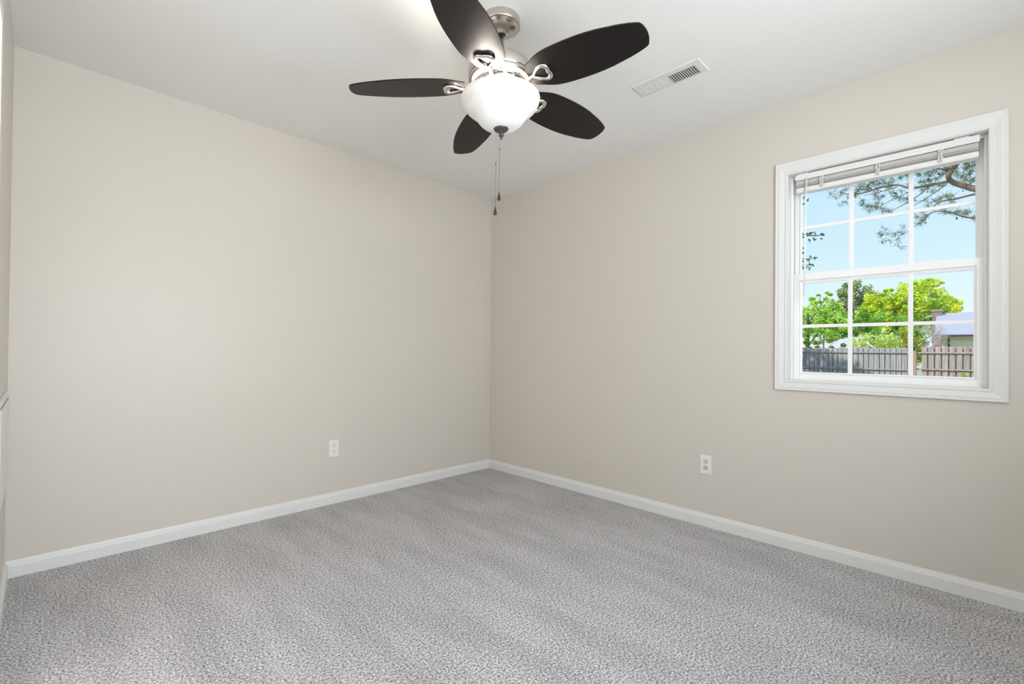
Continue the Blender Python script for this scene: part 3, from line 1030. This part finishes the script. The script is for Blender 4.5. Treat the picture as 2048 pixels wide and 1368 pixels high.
blob_tree('leafy_tree', 'bright green leafy tree behind the fence at the left panes', 'tree', 33.0, 7.3,
          [((33, 7.7, 2.95), (1.2, 2.1, 1.15), 3300), ((33.3, 6.5, 3.3), (1.0, 1.1, .95), 1400), ((33, 5.9, 2.75), (1.0, .9, .75), 1000), ((33.2, 7.1, 4.1), (.5, .5, .45), 260), ((33.2, 6.55, 4.55), (.35, .45, .25), 120)],
          .10, L_BRIGHT, .16, 3.6, 'trees beyond the fence', 3)
blob_tree('evergreen_tree', 'tall dark green tree standing behind the bright green tree', 'tree', 61.0, 9.6,
          [((61, 9.6, 5.1), (1.8, 1.9, 2.05), 2600), ((61, 9.3, 7.25), (1.7, 1.6, 1.5), 2000), ((61.4, 7.9, 5.9), (1.7, 1.55, 1.8), 1600), ((61, 10.4, 5.8), (1.1, .9, .85), 500), ((61, 9.7, 4.1), (1.8, 3.1, .95), 1500)],
          .17, L_DARK, .30, 7.6, 'trees beyond the fence', 4)
blob_tree('broad_tree', 'broad yellow-green tree at the centre and right panes', 'tree', 56.0, 4.2,
          [((56, 3.75, 5.85), (2.2, 2.1, 1.7), 3600), ((56, 6.3, 5.2), (2.0, 1.75, 1.55), 2600), ((56, 2.0, 5.0), (1.6, 1.3, 1.15), 1500), ((56.2, 5.5, 6.7), (1.3, 1.0, .7), 600), ((56, 7.5, 5.3), (1.8, 1.1, 1.4), 1500), ((56.2, 3.25, 7.3), (1.3, 1.2, .55), 700),
           ((56.5, 4.6, 3.6), (2.0, 3.0, 1.3), 2200)],
          .15, L_YELL, .26, 5.2, 'trees beyond the fence', 5)
blob_tree('green_thicket', 'mid green thicket of low trees under the yellow-green tree', 'tree', 39.0, 4.6,
          [((39, 4.0, 2.6), (1.1, 1.6, 1.05), 1500), ((39, 6.3, 3.1), (1.1, 1.7, .9), 1500), ((39, 3.5, 1.6), (1.0, 1.2, .9), 900)],
          .12, L_MID, .10, 2.6, 'trees beyond the fence', 6)
blob_tree('weeping_shrub', 'dome-shaped olive green weeping shrub just above the fence', 'shrub', 26.0, 3.1,
          [((26, 3.15, 1.05), (.8, .85, 1.12), 3000), ((26.1, 2.6, .95), (.7, .62, .75), 1100), ((26.1, 3.9, 1.0), (.6, .4, .7), 500)],
          .055, L_DOME, .08, 1.4, 'shrubs beyond the fence', 7)
blob_tree('autumn_shrub', 'orange-tinted green shrub right of the dome-shaped shrub', 'shrub', 29.5, 2.35,
          [((29.5, 2.45, 1.3), (.6, .7, .95), 1200)],
          .075, L_ORNG, .06, 1.3, 'shrubs beyond the fence', 8)
blob_tree('young_tree', 'thin young tree with sparse leaves in front of the pale roof', 'tree', 27.0, 5.3,
          [((27, 5.3, 2.0), (.5, .95, .45), 520), ((27, 5.9, 1.55), (.4, .45, .25), 110), ((27, 4.85, 1.6), (.4, .4, .35), 150)],
          .07, L_MID, .045, 2.1, 'trees beyond the fence', 9)
blob_tree('garden_bush', 'small bright bush in front of the tan fence at lower right', 'shrub', 19.6, 0.18,
          [((19.6, .16, .28), (.25, .26, .32), 620), ((19.6, .22, -.2), (.3, .35, .4), 500)],
          .035, L_BUSH, .02, .2, None, 10)

# bare pale-branched small tree
bt = tag(empty('bare_tree', (27.2, 1.66, GZ)), 'small pale-barked bare tree between the shrubs and the brick chimney', 'tree', 'trees beyond the fence')
rnd = random.Random(12)
bm = bmesh.new()


def limb(p, d, ln, r, depth):
    q = p + d * ln
    mid = (p + q) / 2 + Vector((rnd.uniform(-.03, .03), rnd.uniform(-.04, .04), 0))
    tube(bm, [p, mid, q], [r, r * .85, r * .65], 6)
    if depth:
        for _ in range(3):
            nd = (d + Vector((rnd.uniform(-.5, .5), rnd.uniform(-.75, .75), rnd.uniform(-.2, .35)))).normalized()
            limb(q, nd, ln * rnd.uniform(.62, .82), r * .62, depth - 1)


limb(Vector((27.2, 1.66, GZ)), Vector((0, 0, 1)), 1.75, .045, 0)
for k in range(4):
    limb(Vector((27.2, 1.66, .75 + .12 * k)), Vector((rnd.uniform(-.2, .2), rnd.choice((-1, 1)) * rnd.uniform(.25, .7), 1)).normalized(), .48, .026, 4)
obj('branches', bm, GBARK, bt)
blob_tree('low_shrub', 'low green and yellow shrub behind the bare pale tree', 'shrub', 31.0, 2.2,
          [((31, 2.15, 1.55), (.5, .48, .95), 800)], .08, L_MID, .05, 1.2, 'shrubs beyond the fence', 13)

# ---- broadleaf tree at left, mostly outside the view; its sprigs hang into the left pane and it shades the grey fence
shade = tag(empty('shade_tree', (13.5, 8.6, GZ)), 'leafy tree whose hanging sprigs show at the left edge of the window', 'tree')
rnd = random.Random(21)
bm = bmesh.new()
for c, r, n in (((13.5, 8.6, 6.2), (2.2, 2.4, 2.0), 2600), ((14.6, 7.0, 4.9), (1.6, 1.5, 1.6), 1600), ((13.0, 9.5, 4.4), (1.8, 2.0, 1.4), 1200)):
    leaves(bm, c, r, n, .13, rnd, .3)
SPR = [(1607, 396, 5), (1616, 399, 3), (1607, 409, 5), (1605, 474, 3), (1618, 470, 9), (1624, 467, 7), (1631, 466, 5), (1644, 469, 8), (1650, 470, 3), (1620, 481, 3), (1629, 478, 3), (1642, 477, 3),
       (1605, 494, 2), (1606, 504, 4), (1606, 521, 3), (1620, 514, 3), (1630, 516, 9), (1618, 522, 2), (1606, 531, 6), (1617, 530, 7), (1626, 530, 7), (1606, 538, 4), (1617, 538, 3), (1612, 466, 5)]
for px, py, n in SPR:
    c = at(px, py, 13.9 + rnd.uniform(-.25, .25))
    leaves(bm, c, (.06, .038, .034), n, .036, rnd, .2, aspect=1.3)
obj('foliage', bm, L_SPRIG, shade, recalc=False)
bm = bmesh.new()
p = smooth_path([(13.5, 8.6, GZ), (13.6, 8.5, 2.0), (13.4, 8.7, 5.8)], 5)
tube(bm, p, [.22 * (1 - .6 * i / len(p)) for i in range(len(p))], 12)
for tip in ((1645, 470), (1626, 517), (1606, 405), (1624, 534)):
    e1 = at(tip[0], tip[1], 13.9)
    st = Vector((13.6, 8.4, e1.z + .9))
    q = smooth_path([st, (st + e1) / 2 + Vector((0, -.3, .55)), e1 + Vector((0, .5, .12)), e1], 5)
    tube(bm, q, [.05 * (1 - i / len(q)) + .004 for i in range(len(q))], 6)
obj('trunk', bm, BARK, shade, smooth=True)

# ---- pine overhanging from the right
pine = tag(empty('pine_tree', (11.2, -1.9, GZ)), 'pine boughs with reddish limbs hanging across the top right panes', 'tree')
rnd = random.Random(33)
bm = bmesh.new()
tr = smooth_path([(11.2, -1.9, GZ), (11.25, -1.85, 2.5), (11.1, -1.95, 7.5)], 5)
tube(bm, tr, [.20 * (1 - .45 * i / len(tr)) for i in range(len(tr))], 12)
PATHS = [
    ([(2110, 352), (2030, 380), (1975, 382), (1952, 378), (1925, 371), (1905, 364), (1897, 354), (1904, 340), (1918, 322), (1925, 300)], .095, .045, 0.0),
    ([(1906, 362), (1880, 366), (1850, 372), (1820, 376), (1795, 370), (1760, 375), (1730, 385), (1700, 389), (1680, 384)], .042, .012, .10),
    ([(1795, 374), (1760, 384), (1728, 391)], .013, .006, -.05),
    ([(1893, 368), (1870, 385), (1850, 398), (1829, 410), (1815, 417)], .015, .007, .2),
    ([(1855, 373), (1845, 385), (1829, 396), (1812, 407), (1790, 418), (1775, 425)], .016, .007, -.2),
    ([(2080, 345), (2000, 385), (1952, 388), (1910, 398), (1885, 402), (1868, 412), (1863, 420)], .040, .008, -.3),
    ([(2090, 400), (2010, 436), (1970, 438), (1930, 434), (1905, 426), (1880, 422), (1858, 428)], .030, .008, .25),
    ([(1862, 425), (1848, 440), (1829, 453), (1815, 463), (1797, 474)], .013, .005, .1),
    ([(1829, 380), (1800, 392), (1760, 412), (1735, 420)], .010, .005, .3),
    ([(1905, 345), (1880, 338), (1850, 336), (1820, 344), (1790, 350), (1765, 356)], .022, .008, .25),
    ([(1760, 356), (1735, 362), (1705, 374), (1675, 384)], .010, .005, .2),
    ([(1925, 345), (1945, 330), (1965, 322)], .016, .008, -.1),
    ([(1800, 493), (1792, 480), (1797, 470)], .004, .003, .1),
    ([(1900, 345), (1875, 320), (1850, 312), (1800, 325)], .020, .008, .1),
]
for pts, r0, r1, dx in PATHS:
    p = [at(a, b, 11.0 + dx + .06 * math.sin(i * 1.7)) for i, (a, b) in enumerate(pts)]
    p = smooth_path(p, 4)
    tube(bm, p, [(r0 + (r1 - r0) * i / len(p)) * .62 for i in range(len(p))], 8)
p = smooth_path([(11.1, -1.9, 5.2), (11.0, -1.2, 4.4), at(2110, 352, 11.0)], 5)
tube(bm, p, .085, 8)
p = smooth_path([(11.1, -1.9, 3.6), (10.9, -1.2, 3.7), at(2090, 400, 11.25)], 5)
tube(bm, p, .04, 8)
p = smooth_path([(11.1, -1.9, 4.3), (10.8, -1.2, 4.2), at(2080, 345, 10.7)], 5)
tube(bm, p, .045, 8)
obj('limbs', bm, PBARK, pine, smooth=True)
TUFT = [(1663, 386), (1668, 394), (1672, 380), (1682, 388), (1690, 380), (1697, 378), (1712, 386), (1716, 378), (1710, 394), (1722, 372), (1735, 372), (1745, 366), (1752, 360), (1765, 356), (1775, 352), (1790, 346),
        (1800, 342), (1812, 338), (1815, 350), (1800, 356), (1785, 362), (1770, 366), (1755, 370), (1730, 380), (1738, 378), (1840, 350), (1852, 344), (1860, 350), (1870, 340), (1880, 332), (1890, 326), (1900, 322), (1912, 328),
        (1925, 322), (1935, 326), (1945, 322), (1950, 332), (1942, 342), (1935, 350), (1925, 352), (1915, 345), (1948, 358), (1940, 366), (1932, 360), (1885, 350), (1875, 356), (1862, 362), (1845, 362), (1868, 374),
        (1783, 386), (1790, 392), (1797, 399), (1806, 396), (1814, 396), (1742, 410), (1750, 413), (1758, 414), (1766, 417), (1774, 421), (1780, 423), (1744, 424), (1736, 414), (1728, 408),
        (1893, 393), (1900, 395), (1906, 401), (1911, 408), (1900, 410), (1880, 402), (1868, 404), (1858, 414), (1849, 420), (1920, 424), (1928, 428), (1934, 421), (1912, 424), (1902, 424), (1890, 422), (1938, 424),
        (1948, 436), (1855, 430), (1848, 438), (1842, 448), (1838, 434), (1800, 462), (1788, 466), (1775, 468), (1765, 472), (1772, 480), (1784, 482), (1796, 478), (1802, 494), (1760, 465), (1770, 460), (1690, 405), (1683, 411), (1700, 396),
        (1725, 398), (1755, 396), (1765, 392), (1752, 390), (1860, 330), (1840, 335), (1825, 345), (1862, 320), (1895, 312), (1930, 308)]
bm = bmesh.new()
bc = bmesh.new()
EXTRA = []
for pts, r0, r1, dx in PATHS:
    for (a0, b0), (a1, b1) in zip(pts[:-1], pts[1:]):
        if max(a0, a1) < 1960 and rnd.random() < .8:
            t = rnd.random()
            EXTRA.append((a0 + (a1 - a0) * t + rnd.uniform(-6, 6), b0 + (b1 - b0) * t - rnd.uniform(-2, 9)))
for i, (a, b) in enumerate(TUFT + EXTRA):
    dense = b < 372 and (a > 1835 or 1725 < a < 1818)
    faint = (a < 1700) or (b > 440)
    c = at(a + rnd.uniform(-2, 2), b + rnd.uniform(-2, 2), 11.0 + rnd.uniform(-.4, .4))
    n = 52 if dense else (18 if faint else 34)
    ax = Vector((rnd.uniform(-.5, .5), rnd.uniform(-.2, 1.0), rnd.uniform(-.5, .6))).normalized()
    for _ in range(n):
        d = (ax * rnd.uniform(-.2, 1.0) + Vector((rnd.gauss(0, 1), rnd.gauss(0, 1), rnd.gauss(0, 1))) * .55).normalized()
        ln = rnd.uniform(.05, .12)
        s = d.cross(Vector((rnd.gauss(0, 1), rnd.gauss(0, 1), rnd.gauss(0, 1)))).normalized() * rnd.uniform(.0022, .0040)
        p0 = c + Vector((rnd.gauss(0, .022), rnd.gauss(0, .022), rnd.gauss(0, .016)))
        q0 = p0 + d * ln
        v = [bm.verts.new(x) for x in (p0 - s, p0 + s, q0 + s * .4, q0 - s * .4)]
        bm.faces.new(v)
    if rnd.random() < .4:
        o_ = Vector((rnd.gauss(0, .05), rnd.gauss(0, .05), rnd.gauss(0, .04)))
        bmesh.ops.create_icosphere(bc, subdivisions=1, radius=rnd.uniform(.010, .018), matrix=Matrix.Translation(c + o_) @ Matrix.Diagonal((1, 1, 1.4, 1)))
tag(obj('needles', bm, NEED, pine, recalc=False), kind='stuff')
tag(obj('cones', bc, CONE_M, pine), kind='stuff')

# ---- neighbour's brick house
SHING = simple('pale_shingle', (.30, .31, .37), .85, bump=(30, .5, .02), var=(14, .08))
PBRICK = brick_mat('pale_brick', (.80, .66, .50), (.92, .86, .72), (.84, .80, .70))
DBRICK = brick_mat('dark_brick', (.16, .10, .11), (.27, .18, .18), (.30, .25, .25))
BLACKM = simple('black_gutter', (.02, .02, .022), .5, var=(10, .1))
hs = tag(empty('brick_house', (45, -3, GZ)), 'brick house with pale blue-grey roof and chimney at lower right pane', 'building')
bm = bmesh.new()
box(bm, (41.6, -9, GZ), (48.6, 1.60, 2.42))
vs_ = [bm.verts.new(q) for q in ((41.6, 1.60, 2.42), (48.6, 1.60, 2.42), (45.1, 1.60, 3.80))]
bm.faces.new(vs_)
obj('wall', bm, PBRICK, hs)
bm = bmesh.new()
for sgn in (0, 1):
    xe, xr = (41.0, 45.1) if not sgn else (49.2, 45.1)
    P = [(xe, -9.5, 2.30), (xe, 1.97, 2.30), (xr, 2.04, 3.93), (xr, -9.5, 3.93)]
    lo = [bm.verts.new(q) for q in P]; hi = [bm.verts.new((a, b, c + .09)) for a, b, c in P]
    bm.faces.new(lo); bm.faces.new(hi)
    for i in range(4):
        j = (i + 1) % 4
        bm.faces.new((lo[i], lo[j], hi[j], hi[i]))
obj('roof', bm, SHING, hs)
bm = bmesh.new(); box(bm, (40.93, -9.5, 2.245), (41.03, 1.97, 2.335), .02); obj('gutter', bm, BLACKM, hs)
bm = bmesh.new()
box(bm, (41.45, 1.24, GZ), (41.53, 1.33, 2.15), .01)
tube(bm, [(41.0, 1.285, 2.28), (41.2, 1.285, 2.2), (41.49, 1.285, 2.08)], .045, 8)
obj('downspout', bm, BLACKM, hs)
bm = bmesh.new(); box(bm, (44.6, 1.75, GZ), (45.4, 2.26, 4.19)); box(bm, (44.55, 1.70, 4.12), (45.45, 2.31, 4.26)); obj('chimney', bm, DBRICK, hs)

# ---- pale roofed house further left
PROOF = simple('pale_roof', (.40, .39, .42), .8, bump=(20, .3, .02), var=(3, .06))
PWALL = simple('pale_siding', (.55, .54, .53), .8, var=(3, .04))
wh = tag(empty('pale_house', (49, 12, GZ)), 'house with a pale low roof behind the fence at the left pane', 'building')
bm = bmesh.new(); box(bm, (46.6, 6.9, GZ), (52.4, 17.4, 1.41)); obj('wall', bm, PWALL, wh)
bm = bmesh.new()
for xe, xr in ((46.0, 49.5), (53.0, 49.5)):
    P = [(xe, 6.4, 1.37), (xe, 18.0, 1.37), (xr, 16.0, 2.43), (xr, 7.3, 2.43)]
    lo = [bm.verts.new(q) for q in P]; hi = [bm.verts.new((a, b, c + .08)) for a, b, c in P]
    bm.faces.new(lo); bm.faces.new(hi)
    for i in range(4):
        j = (i + 1) % 4
        bm.faces.new((lo[i], lo[j], hi[j], hi[i]))
obj('roof', bm, PROOF, wh)
